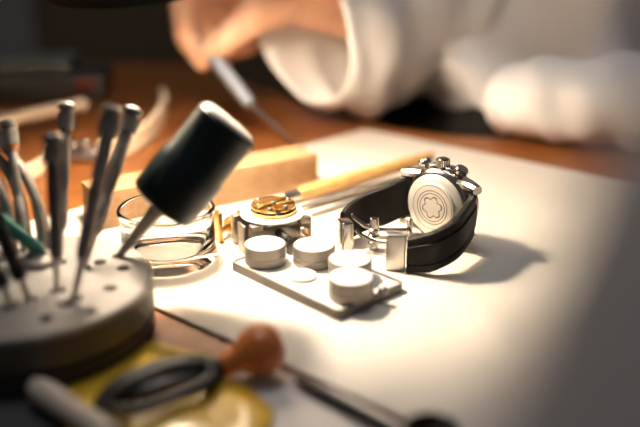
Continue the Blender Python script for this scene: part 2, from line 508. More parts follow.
# ------------------------------------------------------------------ glass jar
jc = V((-74.0, 385.5, PADZ))
jr, jh = 23.6, 27.5
bm = NB()
lathe(bm, T(*jc), [(0, .8), (jr - 5, .8), (jr - 4, 0), (jr - 1.6, 0), (jr - .3, 1.2), (jr, 3), (jr, 5.0), (jr - .9, 6.5), (jr - .9, jh - 5), (jr - .2, jh - 3.2), (jr - .1, jh - 1), (jr - .7, jh), (jr - 1.6, jh), (jr - 1.9, jh - 1), (jr - 2.1, jh - 4), (jr - 2.2, 9), (jr - 3.4, 7.0), (jr - 8, 6.2), (0, 6.0)], 72)
o = part('glass_jar', bm, M['glass'], base=jc, angle=60)
tag(o, 'clear glass jar with a thick bottom standing on the pad', 'jar')

# ------------------------------------------------------------------ the watch
wa = V((0.755, -0.656, 0)).normalized()
wm = V((0.656, 0.755, 0)).normalized()
WZ = PADZ + 21.2
wc = at(433.5, 207, WZ)
wc = V((wc.x, wc.y, WZ))
up = V((0, 0, 1))
watch = thing('wristwatch', 'steel chronograph wristwatch on black rubber strap, lying on its side with case back showing', 'wristwatch', (wc.x, wc.y, PADZ))
cm = frame(wc, wm, wa)          # local: x along 12-6 axis, y = z cross x, z away from the wearer
# case lathe
part('case', lathe(NB(), cm, [(14.5, 1.6), (17.0, 1.8), (18.8, 3.0), (19.4, 4.4), (19.6, 6.0), (19.4, 9.5), (18.7, 11.2), (17.0, 11.8), (0, 11.8)], 72), M['steel'], watch)
cb = part('case_back', lathe(NB(), cm, [(0, -1.3), (11.9, -1.3), (12.3, -1.1), (12.7, 0), (16.0, .9), (16.5, 1.3), (16.5, 2.2), (0, 2.2)], 72), M['backplate'], watch)
cb['label'] = 'satin steel case back engraved with rings and a six pointed rounded star'
def ring_pts(r, n=64): return [(r * math.cos(2 * math.pi * k / n), r * math.sin(2 * math.pi * k / n)) for k in range(n)]
bm = NB()
for r, w in ((9.0, .42), (7.5, .42), (11.6, .25)):
    ringloop(bm, ring_pts(r), ring_pts(r - w), -1.36, -1.25, cm)
part('engraved_ring', bm, M['engrave'], cb)
def star_pts(r, n=96, ph=0.25):
    out = []
    for k in range(n):
        a = 2 * math.pi * k / n
        c_ = math.cos(6 * (a + ph))
        rr = r * (0.88 + 0.125 * c_ - 0.02 * math.cos(12 * (a + ph)))
        out.append((rr * math.cos(a), rr * math.sin(a)))
    return out
bm = NB()
ringloop(bm, star_pts(6.2), star_pts(5.4), -1.4, -1.25, cm)
part('star_emblem', bm, M['engrave'], cb)
part('star_face', prism(NB(), star_pts(5.4), -1.44, -1.25, cm), M['backplate'], cb)
part('bezel', lathe(NB(), cm, [(15.1, 11.8), (18.0, 11.8), (18.5, 12.4), (18.0, 13.6), (16.4, 14.4), (15.2, 14.4), (15.0, 13.8), (15.0, 11.8)], 72), M['steel'], watch)
part('dial', lathe(NB(), cm, [(0, 11.85), (14.9, 11.85), (14.9, 12.1), (0, 12.1)], 48), M['black'], watch)
bm = NB()
for L_, a in ((9, .7), (13, 2.4)):
    box(bm, cm @ Matrix.Rotation(a, 4, 'Z') @ T(L_ / 2 * .9, 0, 12.6), (L_, 1.0, .3))
part('hands', bm, M['steel'], watch)
part('crystal', lathe(NB(), cm, [(0, 13.2), (14.9, 13.2), (14.9, 14.4), (0, 14.7)], 48), M['glass'], watch)
# crown side is the top (world z). radial frames
def radial(ang, r, w):
    d = up * math.cos(ang) + wa * math.sin(ang)
    return frame(wc + wm * w + d * r, d, wm)
def knurl(bm, mtx, r, h, n=22):
    prism(bm, [((r if k % 2 else r * .9) * math.cos(math.pi * k / n), (r if k % 2 else r * .9) * math.sin(math.pi * k / n)) for k in range(2 * n)], 0, h, mtx, .3)
    return bm
bm = lathe(NB(), radial(0, 18.7, 6.6), [(0, 0), (2.2, 0), (2.2, 1.6), (0, 1.6)], 20); knurl(bm, radial(0, 20.0, 6.6), 3.6, 3.6)
lathe(bm, radial(0, 23.6, 6.6), [(0, -.2), (3.0, -.2), (2.6, .5), (0, .7)], 24)
part('crown', bm, M['steel'], watch)
for s in (-1, 1):
    bm = NB()
    lathe(bm, radial(s * .50, 18.2, 6.6), [(0, 0), (2.4, 0), (2.6, .3), (2.6, 1.8), (1.7, 2.1), (1.7, 3.0), (3.2, 3.1), (3.5, 3.5), (3.5, 5.2), (3.0, 5.9), (0, 6.1)], 26)
    part('push_button', bm, M['steel'], watch)
    bm = NB()
    box(bm, radial(s * .25, 19.6, 6.8), (6.5, 4.2, 3.2), 1.1, 3)
    part('crown_guard', bm, M['steel'], watch)
# lugs
for sa in (-1, 1):
    for sz in (-1, 1):
        bm = NB()
        pts = []
        for k in range(9):
            q_ = k / 8
            a_ = 11 + 11.5 * q_
            w_ = 6.8 - 3.4 * q_ ** 1.8
            pts.append(tuple(wc + wa * (sa * a_) + wm * w_ + up * (sz * (13.6 - .8 * q_))) + (2.5 - .4 * q_, 4.3 - 1.9 * q_))
        rect_tube(bm, pts, 2.4, 4, up=(0, 0, 1), round_=.5)
        part('lug', bm, M['steel'], watch)
# strap halves : (x, y, z centre, half width, half thickness)
lr = wc + wa * 20.3 + wm * 4.4
ll = wc - wa * 20.3 + wm * 4.4
zc = WZ
LC = V((44, 398, 0))
def edge_pts(rows):
    """rows: outer top edge as seen (px, py), its height, half width, half thickness"""
    out = []
    for px, py, zt, hw_, ht_ in rows:
        p = at(px, py, zt)
        d = V((LC.x - p.x, LC.y - p.y, 0)).normalized()
        out.append((p.x + d.x * ht_, p.y + d.y * ht_, zt - hw_, hw_, ht_))
    return out
S0 = [tuple(wc + wa * 15.5 + wm * 5.6) + (10.6, 1.9), tuple(lr) + (10.7, 2.2)]
S0 += edge_pts([(472, 205, 32.0, 10.8, 2.3), (462, 217.5, 30.0, 10.7, 2.3), (449, 226.5, 27.0, 10.4, 2.2), (434, 233.5, 24.3, 10.1, 2.1), (420, 237, 21.6, 9.3, 2.0), (408, 239.5, 19.6, 8.5, 1.9)])
S1 = [tuple(wc - wa * 15.5 + wm * 5.6) + (10.6, 1.9), tuple(ll) + (10.6, 2.0)]
S1 += edge_pts([(385, 184.5, 30.0, 10.6, 1.9), (370, 189.5, 27.5, 10.4, 1.9), (356, 196, 24.6, 10.1, 1.8), (345.5, 203.5, 22.6, 9.8, 1.8), (339, 212, 21.2, 9.4, 1.7)])
def strap_profile(bm, data, sub):
    D_ = smooth_path(data, sub)
    for _ in range(24):
        D_ = [D_[0]] + [tuple((a + 2 * b + c) / 4 for a, b, c in zip(D_[i - 1], D_[i], D_[i + 1])) for i in range(1, len(D_) - 1)] + [D_[-1]]
    P = [V(d[:3]) for d in D_]
    rings = []
    for i, p in enumerate(P):
        tg = P[min(i + 1, len(P) - 1)] - P[max(i - 1, 0)]
        tg.z *= .3
        tg.normalize()
        s = tg.cross(up).normalized()
        w_, t_ = D_[i][3], D_[i][4]
        # outer side = away from loop centre
        if s.dot(p - V((44, 398, p.z))) < 0: s = -s
        prof = [(-t_ * .6, -w_), (t_ * .3, -w_), (t_ * .75, -w_ * .93), (t_ * .8, -w_ * .62), (t_ * .62, -w_ * .57), (t_ * .62, -w_ * .52), (t_ * 1.0, -w_ * .46), (t_ * 1.1, 0), (t_ * 1.0, w_ * .46), (t_ * .62, w_ * .52), (t_ * .62, w_ * .57), (t_ * .8, w_ * .62), (t_ * .75, w_ * .93), (t_ * .3, w_), (-t_ * .6, w_), (-t_, w_ * .93), (-t_, -w_ * .93)]
        rings.append([p + s * a + up * b for a, b in prof])
    return loft(bm, rings)
o = part('strap', strap_profile(NB(), S0, 84), M['rubber'], watch)
o = part('strap', strap_profile(NB(), S1, 84), M['rubber'], watch)
# clasp
def capblock(c, tdir, ln, w, t):
    return box(NB(), frame(c, (0, 0, 1), tdir), (ln, t, w), .7, 3)
ce = at(345.5, 222, PADZ + 17)
part('clasp_end', capblock((36.0, 373.5, PADZ + 9.3), (1, -.10, 0), 9.4, 18.6, 5.4), M['satin'], watch)
part('clasp_end', capblock((ce.x, ce.y, PADZ + 9.0), (.3, -.95, 0), 9.0, 18.0, 6.0), M['steel'], watch)
def blade(z, pts, w, t): return rect_tube(NB(), [(x, y, PADZ + z) for x, y in pts], w, t, sub=24)
part('clasp_blade', tube(NB(), [deep(x, y, d_) for x, y, d_ in [(351, 215, 431), (357, 220, 431), (365, 225.5, 430), (375, 228.5, 429), (388, 230, 428), (409, 230, 428)]], 1.0, 12, (.8, 1.3), sub=30), M['steel'], watch)
part('clasp_blade', tube(NB(), [deep(x, y, d_) for x, y, d_ in [(356, 230, 426), (361, 235, 425), (369, 239, 424), (378, 242, 422), (389, 242.5, 419)]], 1.0, 12, (.8, 1.3), sub=30), M['steel'], watch)
part('clasp_blade', blade(9.5, [(44, 398.5), (45, 392), (43, 384), (39, 377)], 2.6, .7), M['steel'], watch)
part('clasp_post', lathe(NB(), T(27, 397, PADZ), [(0, .2), (2.4, .2), (2.4, 17.2), (2.1, 17.6), (0, 17.6)], 28), M['steel'], watch)
bm = NB()
for z in (4.2, 8.0, 11.0):
    ball(bm, (27, 396.4, PADZ + z), 3.1, 18, (1, 1, .5))
part('clasp_collar', bm, M['steel'], watch)
part('clasp_hinge', tube(NB(), [(45, 398.5, PADZ + 3.5), (45, 398.5, PADZ + 16)], 1.5, 14, up=(0, 1, 0)), M['steel'], watch)

# ------------------------------------------------------------------ tool stand
SC = V((-117, 311, 0)); SR = 49.0; SH = 25.0
mt_ = part('bench_mat', prism(NB(), rounded([V((-330, 170, 0)), V((-88, 170, 0)), V((-88, 260, 0)), V((-104, 330, 0)), V((-330, 330, 0))], 8)[::1], .05, 1.6), M['mat'], base=(-200, 240, 0))
tag(mt_, 'dark grey bench mat under the tool stand and yellow packet', 'mat')
stand = thing('tool_stand', 'round grey tool stand full of upright steel tools', 'tool stand', (SC.x, SC.y, 1.6))
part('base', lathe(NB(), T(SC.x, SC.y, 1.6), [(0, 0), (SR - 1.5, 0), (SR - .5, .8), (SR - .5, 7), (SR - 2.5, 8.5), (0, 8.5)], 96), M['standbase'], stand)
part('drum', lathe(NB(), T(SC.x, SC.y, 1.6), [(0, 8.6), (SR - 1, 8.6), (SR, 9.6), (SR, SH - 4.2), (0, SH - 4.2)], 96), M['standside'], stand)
holes = [(64, 304), (75, 298), (110, 288), (124, 268), (12, 306), (58, 290), (60, 262), (30, 300), (90, 312), (100, 262), (26, 258), (118, 256), (46, 318), (84, 268)]
bmt = lathe(NB(), T(SC.x, SC.y, 1.6), [(0, SH - 4.1), (SR, SH - 4.1), (SR, SH - 2.4), (SR - 1.0, SH - 1.6), (0, SH - 1.6)], 96)
bmc = NB()
for px, py in holes:
    p = at(px, py, SH)
    lathe(bmc, T(p.x, p.y, 0), [(0, SH - 2.6), (2.9, SH - 2.6), (2.9, SH + 5), (0, SH + 5)], 16)
me_a = mesh_from(bmt, 'top_plate', M['standtop'], V((0, 0, 0)))
me_b = mesh_from(bmc, 'cutters', M['standtop'], V((0, 0, 0)))
oa = bpy.data.objects.new('top_plate', me_a); ob = bpy.data.objects.new('cutters', me_b)
COL.objects.link(oa); COL.objects.link(ob)
md = oa.modifiers.new('b', 'BOOLEAN'); md.object = ob; md.operation = 'DIFFERENCE'; md.solver = 'EXACT'
bpy.context.view_layer.update()
me = bpy.data.meshes.new_from_object(oa.evaluated_get(bpy.context.evaluated_depsgraph_get()))
bpy.data.objects.remove(ob); bpy.data.objects.remove(oa); bpy.data.meshes.remove(me_b)
bm = NB(); bm.from_mesh(me)
for vv in bm.verts: vv.co = vv.co / MM
bpy.data.meshes.remove(me); 
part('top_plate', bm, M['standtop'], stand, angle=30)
p = at(38, 262, SH)
part('knob', lathe(NB(), T(p.x, p.y, SH), [(0, -.5), (9, -.5), (9.2, 1), (8, 2.6), (4.6, 3.6), (4.0, 4.4), (2.2, 5.6), (0, 5.9)], 32), M['worn'], stand)

def dirlen(p0, p1):
    d = p1 - p0
    return d.normalized(), d.length
def screwdriver(label, bpx, tpx, dd, r=2.2, headr=3.2, mshaft='worn', mhead='worn', ringm=None, sink=0.8, group='steel tools in the round stand'):
    p0 = at(bpx[0], bpx[1], SH)
    d0 = (p0.y) * math.cos(PITCH) + (CAMH - SH) * math.sin(PITCH)
    p1 = deep(tpx[0], tpx[1], d0 + dd)
    d, ln = dirlen(p0, p1)
    p0 = p0 - d * sink
    ln += sink
    t = thing('screwdriver', label, 'screwdriver', tuple(p0), group)
    m_ = frame(p0, d)
    b1 = ln * .22
    part('blade', lathe(NB(), m_, [(0, 0), (r * .45, 0), (r * .5, b1 * .9), (r * .8, b1), (0, b1)], 16), M['satin'], t)
    bm = NB()
    knurled = []
    z0, z1 = b1, ln - 13
    lathe(bm, m_, [(0, z0), (r * .7, z0), (r, z0 + 2), (r, z0 + (z1 - z0) * .35), (r * .85, z0 + (z1 - z0) * .38), (r * .85, z0 + (z1 - z0) * .44), (r, z0 + (z1 - z0) * .47), (r, z1 + .6), (r * .85, z1 + 1.8), (0, z1 + 1.8)], 20)
    part('shaft', bm, M[mshaft], t)
    if ringm:
        part('color_ring', lathe(NB(), m_, [(0, z1 - .4), (headr * .82, z1 - .4), (headr * .82, z1 + 2.4), (0, z1 + 2.4)], 20), M[ringm], t)
    bm = NB()
    knurl(bm, m_ @ T(0, 0, z1 + 1.5), headr, 7.0, 14)
    lathe(bm, m_, [(0, z1 + 8), (headr * .75, z1 + 8), (headr * .75, z1 + 9.5), (headr * 1.05, z1 + 10), (headr * 1.1, z1 + 12), (headr * .8, z1 + 13), (0, z1 + 13.3)], 20)
    part('swivel_head', bm, M[mhead], t)
    return t
screwdriver('slim upright steel screwdriver at the back of the round stand, head before the pale stick', (60, 263), (67, 103), 6, 2.4, 3.4)
screwdriver('dark steel screwdriver with a wide blurred head, standing before the slim upright one', (57, 291), (52, 133), -6, 2.6, 3.9, 'dark_worn', 'worn')
screwdriver('steel screwdriver leaning right, left one of the crossing pair beside the black handle', (74, 299), (113, 106), 2, 2.9, 3.9, 'worn')
screwdriver('steel screwdriver leaning furthest right, right one of the pair beside the black handle', (84, 268), (134, 108), 14, 2.8, 3.9, 'worn')
screwdriver('steel screwdriver with an orange ring below its head, in the stand among curved tools', (26, 259), (8, 121), 10, 2.3, 3.6, 'worn', 'worn', 'orange')
screwdriver('thick dark screwdriver leaning left out of the near side of the stand', (30, 301), (-14, 196), -4, 2.8, 3.6, 'dark_steel', 'dark_steel')
screwdriver('dark screwdriver at the left end of the stand, its head beyond the picture', (12, 307), (-30, 205), -8, 2.6, 3.6, 'dark_steel', 'dark_steel')

def curved_tool(name, label, cat, paths, m, d, w=2.2, t=1.0):
    pts0 = [deep(px, py, d) for px, py in paths[0]]
    root = thing(name, label, cat, tuple(pts0[-1]))
    for path in paths:
        pts = [deep(px, py, d + k * 1.0) for k, (px, py) in enumerate(path)]
        part('arm', tube(NB(), pts, w, 12, (1, .6), sub=20), M[m], root)
    return root
DT = 368
curved_tool('spring_tweezers', 'bowed steel tweezers with two curved arms standing in the round stand', 'tweezers', [[(-26, 112), (-4, 134), (12, 155), (28, 180), (39, 210), (45, 252)], [(-26, 114), (-12, 146), (4, 165), (17, 190), (23, 218), (27, 246)]], 'worn', DT, 2.7)
curved_tool('curved_pick', 'curved steel pick at the far left edge of the round stand', 'pick', [[(-20, 150), (-6, 176), (5, 200), (10, 226), (13, 252)]], 'worn', 360, 2.2)
p0, p1 = at(44, 254, SH + 4), deep(-16, 206, 350)
teal = part('scriber', tube(NB(), [p0, p0 + (p1 - p0) * .12, p1], [1.4, 2.8, 3.0], 16), M['teal'], base=tuple(p0))
tag(teal, 'teal lacquered scriber leaning on the knob of the round stand', 'scriber')

# black handled tool
p0 = at(118, 257, SH)
d0 = p0.y * math.cos(PITCH) + (CAMH - SH) * math.sin(PITCH)
p1 = deep(231, 121, d0 - 8)
d, ln = dirlen(p0, p1)
p0 = p0 - d * .6; ln += .6
kn = thing('hand_tool', 'big black handled tool with tapered steel shaft, leaning out of the round stand', 'hand tool', tuple(p0))
m_ = frame(p0, d)
h0 = ln * .37
part('shaft', lathe(NB(), m_, [(0, 0), (1.3, 0), (1.6, 2), (3.6, h0 - 1), (4.4, h0), (4.4, h0 + 2), (0, h0 + 2)], 28), M['worn'], kn)
HR = 14.8
part('handle', lathe(NB(), m_, [(0, h0 + .5), (5.0, h0 + .5), (HR - 3.0, h0 + 1.2), (HR - .4, h0 + 2.4), (HR + .3, h0 + 4.0), (HR + .3, h0 + 24), (HR - .6, h0 + 25.4), (HR - .4, ln - 2.6), (HR - 1.6, ln - 1.2), (0, ln - 1.2)], 64), M['blackplastic'], kn)
cap_ = part('end_highlight', lathe(NB(), m_, [(0, ln - 1.1), (HR - 1.7, ln - 1.1), (HR - 2.2, ln - .3), (HR - 3.6, ln + .3), (0, ln + .5)], 56), M['tray2'], kn)  # pale disc in place of the lamp's gleam on the black handle
cap_['label'] = 'pale handle end standing in for a lamp highlight'

# ------------------------------------------------------------------ foreground left: packet, sheet, tools
def poly_px(pts, z): return [V((at(x, y, z).x, at(x, y, z).y, 0)) for x, y in pts]
def ccw(P):
    s = sum(P[i - 1][0] * P[i][1] - P[i][0] * P[i - 1][1] for i in range(len(P)))
    return P if s > 0 else P[::-1]
sh = part('paper_sheet', prism(NB(), ccw(rounded(poly_px([(234, 366), (283, 371), (335, 391), (450, 450), (225, 458), (190, 410)], 0), 3)), .05, .5), M['paper'], base=(-25, 260, 0))
tag(sh, 'white paper sheet on the bench beside the yellow packet and orange wood knob', 'paper')
pk = thing('plastic_packet', 'glossy yellow plastic packet lying on the bench below the tool stand', 'packet', tuple(at(165, 390, 1.7)))
P = ccw(rounded(poly_px([(60, 392), (150, 341), (207, 354), (276, 412), (262, 455), (75, 455)], 1.7), 4))
bm = NB()
cen = V((sum(p[0] for p in P) / len(P), sum(p[1] for p in P) / len(P), 0))
rings = []
for f, z in ((1, 1.7), (1.0, 2.3), (.95, 2.9), (.75, 4.0), (.45, 4.5), (.18, 4.4)):
    rings.append([V((cen.x + (x - cen.x) * f, cen.y + (y - cen.y) * f, z + (noise.noise((x * .12, y * .12, f * 3)) * .8 if f < .97 else 0))) for x, y in P])
loft(bm, rings)
part('pouch', bm, M['yellow'], pk, angle=80)
PKZ = 4.9
kt = thing('wood_knob_tool', 'bowed dark steel tool with an orange wooden knob, lying across the yellow packet', 'hand tool', tuple(at(180, 380, PKZ)))
kb = at(259, 350, 11.5)
neck = at(226, 364, 9)
kd = (kb - neck).normalized()
kl = (kb - neck).length
part('knob', lathe(NB(), frame(neck, kd), [(0, -3), (3.4, -3), (4.4, 0), (5.2, kl * .35), (8.4, kl * .68), (9.8, kl), (9.2, kl + 4.5), (6.2, kl + 8), (0, kl + 9.2)], 40), M['orange'], kt)
part('ferrule', lathe(NB(), frame(neck, -kd), [(0, 1.5), (3.6, 1.5), (4.3, 3), (4.0, 8), (0, 8)], 28), M['dark_steel'], kt)
nk = neck - kd * 6
up_ = [nk, at(200, 364, 10), at(160, 372, 10), at(122, 388, 9.5), at(97, 402, 8.5)]
lo_ = [nk, at(208, 381, 9), at(168, 399, 8.5), at(130, 410, 8.5), at(97, 404, 8.5)]
part('jaw', tube(NB(), up_, [2.8, 4.6, 6.2, 5.4, 2.2], 14, (1.0, .7), sub=26), M['dark_steel'], kt)
part('jaw', tube(NB(), lo_, [2.8, 3.0, 2.8, 2.6, 2.0], 14, (1, .7), sub=26), M['dark_steel'], kt)
part('highlight_strip', tube(NB(), [nk, at(165, 383, 9), at(132, 393, 9)], [1.4, 1.8, 1.2], 14, sub=12), M['worn'], kt)  # paler strip modelled as the highlight between the dark jaws
p0, p1 = at(36, 387, 8), at(112, 436, 9)
o = part('burnisher', tube(NB(), [p0, p0 + (p1 - p0) * .15, p0 + (p1 - p0) * .5, p1], [3.6, 4.6, 4.2, 4.0], 20, sub=16), M['bone'], base=tuple(p0))
tag(o, 'pale bone burnisher lying beside the dark jaws of the bowed tool', 'burnisher')
p0, p1 = at(281, 370, 3.4), at(420, 446, 3.2)
dr = p1 - p0
gr = thing('scribing_pin', 'dark steel pin tool lying along the near edge of the pad', 'pin tool', (p0.x, p0.y, PADZ))
part('handle', tube(NB(), [p0 + dr * .13, p0 + dr * .2, p0 + dr * .6, p1], [1.2, 1.9, 2.0, 1.8], 18, sub=16), M['dark_steel'], gr)
part('needle', tube(NB(), [p0, p0 + dr * .14], [.35, .8], 12), M['worn'], gr)
lp = at(430, 463, PADZ)
lou = thing('loupe', 'black eye loupe standing at the near edge of the pad', 'loupe', (lp.x, lp.y, PADZ))
part('barrel', lathe(NB(), T(lp.x, lp.y, PADZ), [(8, 0), (11, 0), (11.4, .8), (10.8, 6), (8.6, 10), (8.6, 13), (7.6, 13.6), (7.4, 12.5), (7.4, 9), (9.6, 5), (9.6, .6)], 40), M['rubber'], lou)
part('lens', lathe(NB(), T(lp.x, lp.y, PADZ), [(0, 10.2), (7.5, 10.5), (7.5, 11.2), (0, 12.0)], 32), M['glass'], lou)

# ------------------------------------------------------------------ equipment arm close at the right
pA, pB = deep(596, 200, 90), deep(496, 427, 85)
dr = (pB - pA).normalized()
foot = pB + dr * (pB.z / -dr.z)
topp = pA - dr * 70
off = V((16.5, -3, 0))
eq = thing('equipment_arm', 'grey slanted metal equipment arm very near the camera at the right edge', 'arm', (foot.x + off.x, foot.y + off.y, 0))
zx = (topp - foot).normalized()
lnn = (topp - foot).length
fm = frame((foot + topp) / 2 + off + zx * 1.5, zx, (1, -.15, 0))
part('beam', box(NB(), fm, (33, 12, lnn - 8), 3.5, 3), M['arm'], eq)
part('base_plate', box(NB(), T(foot.x + off.x, foot.y + off.y, 4), (110, 60, 8), 2), M['arm'], eq)
part('head_block', box(NB(), frame(topp + off + zx * 3, zx, (1, -.15, 0)), (40, 20, 24), 4, 3), M['arm'], eq)

# ------------------------------------------------------------------ background left: box, stick, strap
bx = at(30, 108, 0)
tb = thing('tool_case', 'dark low tool case with a grey green lid at the far left of the bench', 'case', (bx.x, bx.y + 40, 0))
bmx = V((bx.x - 40, bx.y + 45, 0))
part('case_body', box(NB(), frame(bmx + V((0, 0, 11)), (0, 0, 1), (1, .12, 0)), (190, 70, 22), 3), M['darkbox'], tb)
part('lid', box(NB(), frame(bmx + V((-14, 6, 28)), (0, 0, 1), (1, .12, 0)), (160, 62, 11), 3), M['greybox'], tb)
part('clasp', box(NB(), frame(bmx + V((84, -26, 16)), (0, 0, 1), (1, .12, 0)), (16, 8, 10), 1.5), M['red'], tb)
p0, p1 = at(-30, 128, 16), at(84, 104, 16)
o = part('wooden_stick', tube(NB(), [p0, p0 + (p1 - p0) * .5, p1], [4.6, 4.8, 5.0], 18), M['palewood'], base=(p0.x, p0.y, 0))
tag(o, 'pale wooden stick resting against the dark tool case', 'stick')
# stick rests on a cork
ck = at(20, 131, 0)
st = thing('leather_strap', 'tan leather watch strap curved on edge on the bench behind the wooden block', 'strap', tuple(at(120, 155, 0)))
path = [(100, 163), (124, 156), (143, 146), (157, 132), (165, 116), (163, 106)]
part('band', rect_tube(NB(), [tuple(at(x, y, 0) + V((0, 0, 7.8))) for x, y in path], 7.6, 2.4, sub=30), M['strap'], st)
q0, q1 = at(70, 164, 0), at(101, 163, 0)
bm = NB()
box(bm, frame((q0 + q1) / 2 + V((0, 0, 5)), (0, 0, 1), (q1 - q0)), ((q1 - q0).length, 4, 10), 1.4, 3)
part('buckle', bm, M['steel'], st)
part('buckle_pin', tube(NB(), [q0 + V((0, -3.5, 5)), q1 + V((0, -3.5, 5))], 1.6, 12), M['steel'], st)
o = part('strap_piece', rect_tube(NB(), [tuple(at(x, y, 0) + V((0, 0, 5.2))) for x, y in [(8, 184), (24, 181), (40, 175), (50, 166), (53, 158)]], 5.0, 2.0, sub=20), M['strap'], base=tuple(at(30, 180, 0)))
tag(o, 'short cream strap piece curved on edge, seen between the tools of the stand', 'strap')
# sphere glints : small steel beads beside the buckle
bead0 = None
for k, (x, y) in enumerate([(74, 152), (86, 150)]):
    p = at(x, y, 0)
    bm = NB(); ball(bm, (0, 0, 4), 4, 20)
    if bead0 is None:
        bead0 = part('steel_ball', bm, M['steel'], base=(0, 0, 0)); b_ = bead0
    else:
        bm.free(); b_ = bead0.copy(); COL.objects.link(b_)
    b_.location = V((p.x, p.y, 0)) * MM
    tag(b_, ['left one of two small steel balls behind the strap buckle', 'right one of two small steel balls behind the strap buckle'][k], 'ball', 'steel balls behind the buckle')

# ------------------------------------------------------------------ bench lamp (gives the light; its rim just dips into the top of the picture)
LD = V((0.15, 0.17, -0.97)).normalized()
mouth = V((-69, 438, 138.0))
bulb = mouth - LD * 57
lamp = thing('desk_lamp', 'dark bench lamp whose lit lower rim dips in at the top edge', 'lamp', (-520, 680, 0))
lm = frame(mouth, -LD)
sd = part('lamp_shade', lathe(NB(), lm, [(66, 0), (67.2, 0), (67.2, 2), (65, 36), (54, 76), (28, 96), (14, 102), (12, 120), (0, 120)], 64), M['lampout'], lamp)
part('shade_lining', lathe(NB(), lm, [(65.9, .2), (63.8, 35.5), (52.8, 75), (27, 94.6), (0, 98)], 64), M['lampin'], sd)
part('bulb', ball(NB(), bulb, 14, 32), M['bulb'], lamp)
part('socket', tube(NB(), [bulb - LD * 12, bulb - LD * 30], 9, 20), M['lampin'], lamp)
hp = mouth - LD * 120
part('arm', tube(NB(), [hp, (-250, 600, 420), (-330, 640, 470)], 6, 16, sub=16), M['lampout'], lamp)
part('arm', tube(NB(), [(-330, 640, 470), (-520, 680, 14)], 6, 16), M['lampout'], lamp)
part('base', lathe(NB(), T(-520, 680, 0), [(0, 0), (80, 0), (82, 3), (80, 16), (20, 22), (0, 22)], 48), M['lampout'], lamp)

# ------------------------------------------------------------------ the person
def capsule(bm, a, b, ra, rb, sub=2):
    t = bmesh.new()
    vs = []
    for c, r in ((a, ra), (b, rb)):
        rr = bmesh.ops.create_icosphere(t, subdivisions=sub, radius=r)
        for v_ in rr['verts']: v_.co += V(c)
    bmesh.ops.convex_hull(t, input=t.verts[:])
    loose = [v_ for v_ in t.verts if not v_.link_faces]
    bmesh.ops.delete(t, geom=loose, context='VERTS')
    me_ = bpy.data.meshes.new('tmp'); t.to_mesh(me_); t.free()
    bm.from_mesh(me_); bpy.data.meshes.remove(me_)

def chain(bm, pts):
    for (a, ra), (b, rb) in zip(pts, pts[1:]):
        capsule(bm, a, b, ra, rb)

def remeshed(bm, voxel, it=4):
    me_ = bpy.data.meshes.new('tmp'); bm.to_mesh(me_); bm.free()
    o_ = bpy.data.objects.new('tmp', me_); COL.objects.link(o_)
    r = o_.modifiers.new('r', 'REMESH'); r.mode = 'VOXEL'; r.voxel_size = voxel
    s = o_.modifiers.new('s', 'SMOOTH'); s.iterations = it; s.factor = .5
    bpy.context.view_layer.update()
    m2 = bpy.data.meshes.new_from_object(o_.evaluated_get(bpy.context.evaluated_depsgraph_get()))
    bpy.data.objects.remove(o_); bpy.data.meshes.remove(me_)
    b2 = bmesh.new(); b2.from_mesh(m2); bpy.data.meshes.remove(m2)
    return b2

TC = V((190, 810, 0))
FW = V((-.64, -.77, 0)).normalized()
RT = V((-.77, .64, 0)).normalized()
def body_pt(r, f, z): return TC + RT * r + FW * f + V((0, 0, z))
person = thing('person', 'person in a white jacket sitting behind the workbench, right hand holding a thin tool', 'person', (TC.x, TC.y, -280))
rs, ls = body_pt(165, 0, 300), body_pt(-165, 0, 300)
re_ = V((178, 768, 62)); rw = deep(292, -8, 655)
le_ = V((395, 590, 48)); lw = V((205, 606, 34))
bm = NB()
# torso, neck, head
chain(bm, [(body_pt(0, -10, -230), 120), (body_pt(0, 0, -60), 105), (body_pt(0, 5, 140), 115), (body_pt(0, 0, 240), 105)])
capsule(bm, body_pt(80, 0, 160), body_pt(-80, 0, 160), 95, 95)
capsule(bm, body_pt(115, 0, 290), body_pt(-115, 0, 290), 58, 58)
capsule(bm, body_pt(75, 0, -215), body_pt(-75, 0, -215), 105, 105)
hd_ = body_pt(0, 60, 480)
capsule(bm, body_pt(0, 0, 320), hd_ - V((0, 0, 50)), 58, 52)
capsule(bm, hd_ + V((0, 0, 35)) - FW * 12, hd_ + FW * 22 - V((0, 0, 55)), 80, 52)
capsule(bm, hd_ + FW * 72 + V((0, 0, 8)), hd_ + FW * 90 - V((0, 0, 22)), 9, 14)          # nose
capsule(bm, hd_ + FW * 66 - V((0, 0, 52)) + RT * 16, hd_ + FW * 66 - V((0, 0, 52)) - RT * 16, 8, 8)   # lips
for s in (-1, 1):
    capsule(bm, hd_ + RT * (s * 76) - V((0, 0, 22)), hd_ + RT * (s * 80) + V((0, 0, 14)), 9, 13)
# arms
chain(bm, [(rs, 55), (re_, 42), (rw.lerp(re_, .35), 36), (rw, 25)])
chain(bm, [(ls, 55), (le_, 40), (lw.lerp(le_, .4), 32), (lw, 24)])
# legs : thighs forward under the bench, shins down to the floor
for s in (-1, 1):
    hip = body_pt(s * 90, 20, -225); kn_ = body_pt(s * 110, 430, -215); an = body_pt(s * 110, 400, -690)
    chain(bm, [(hip, 92), (kn_, 62), (an, 42)])
    capsule(bm, an - V((0, 0, 22)), an + FW * 150 - V((0, 0, 32)), 38, 26)
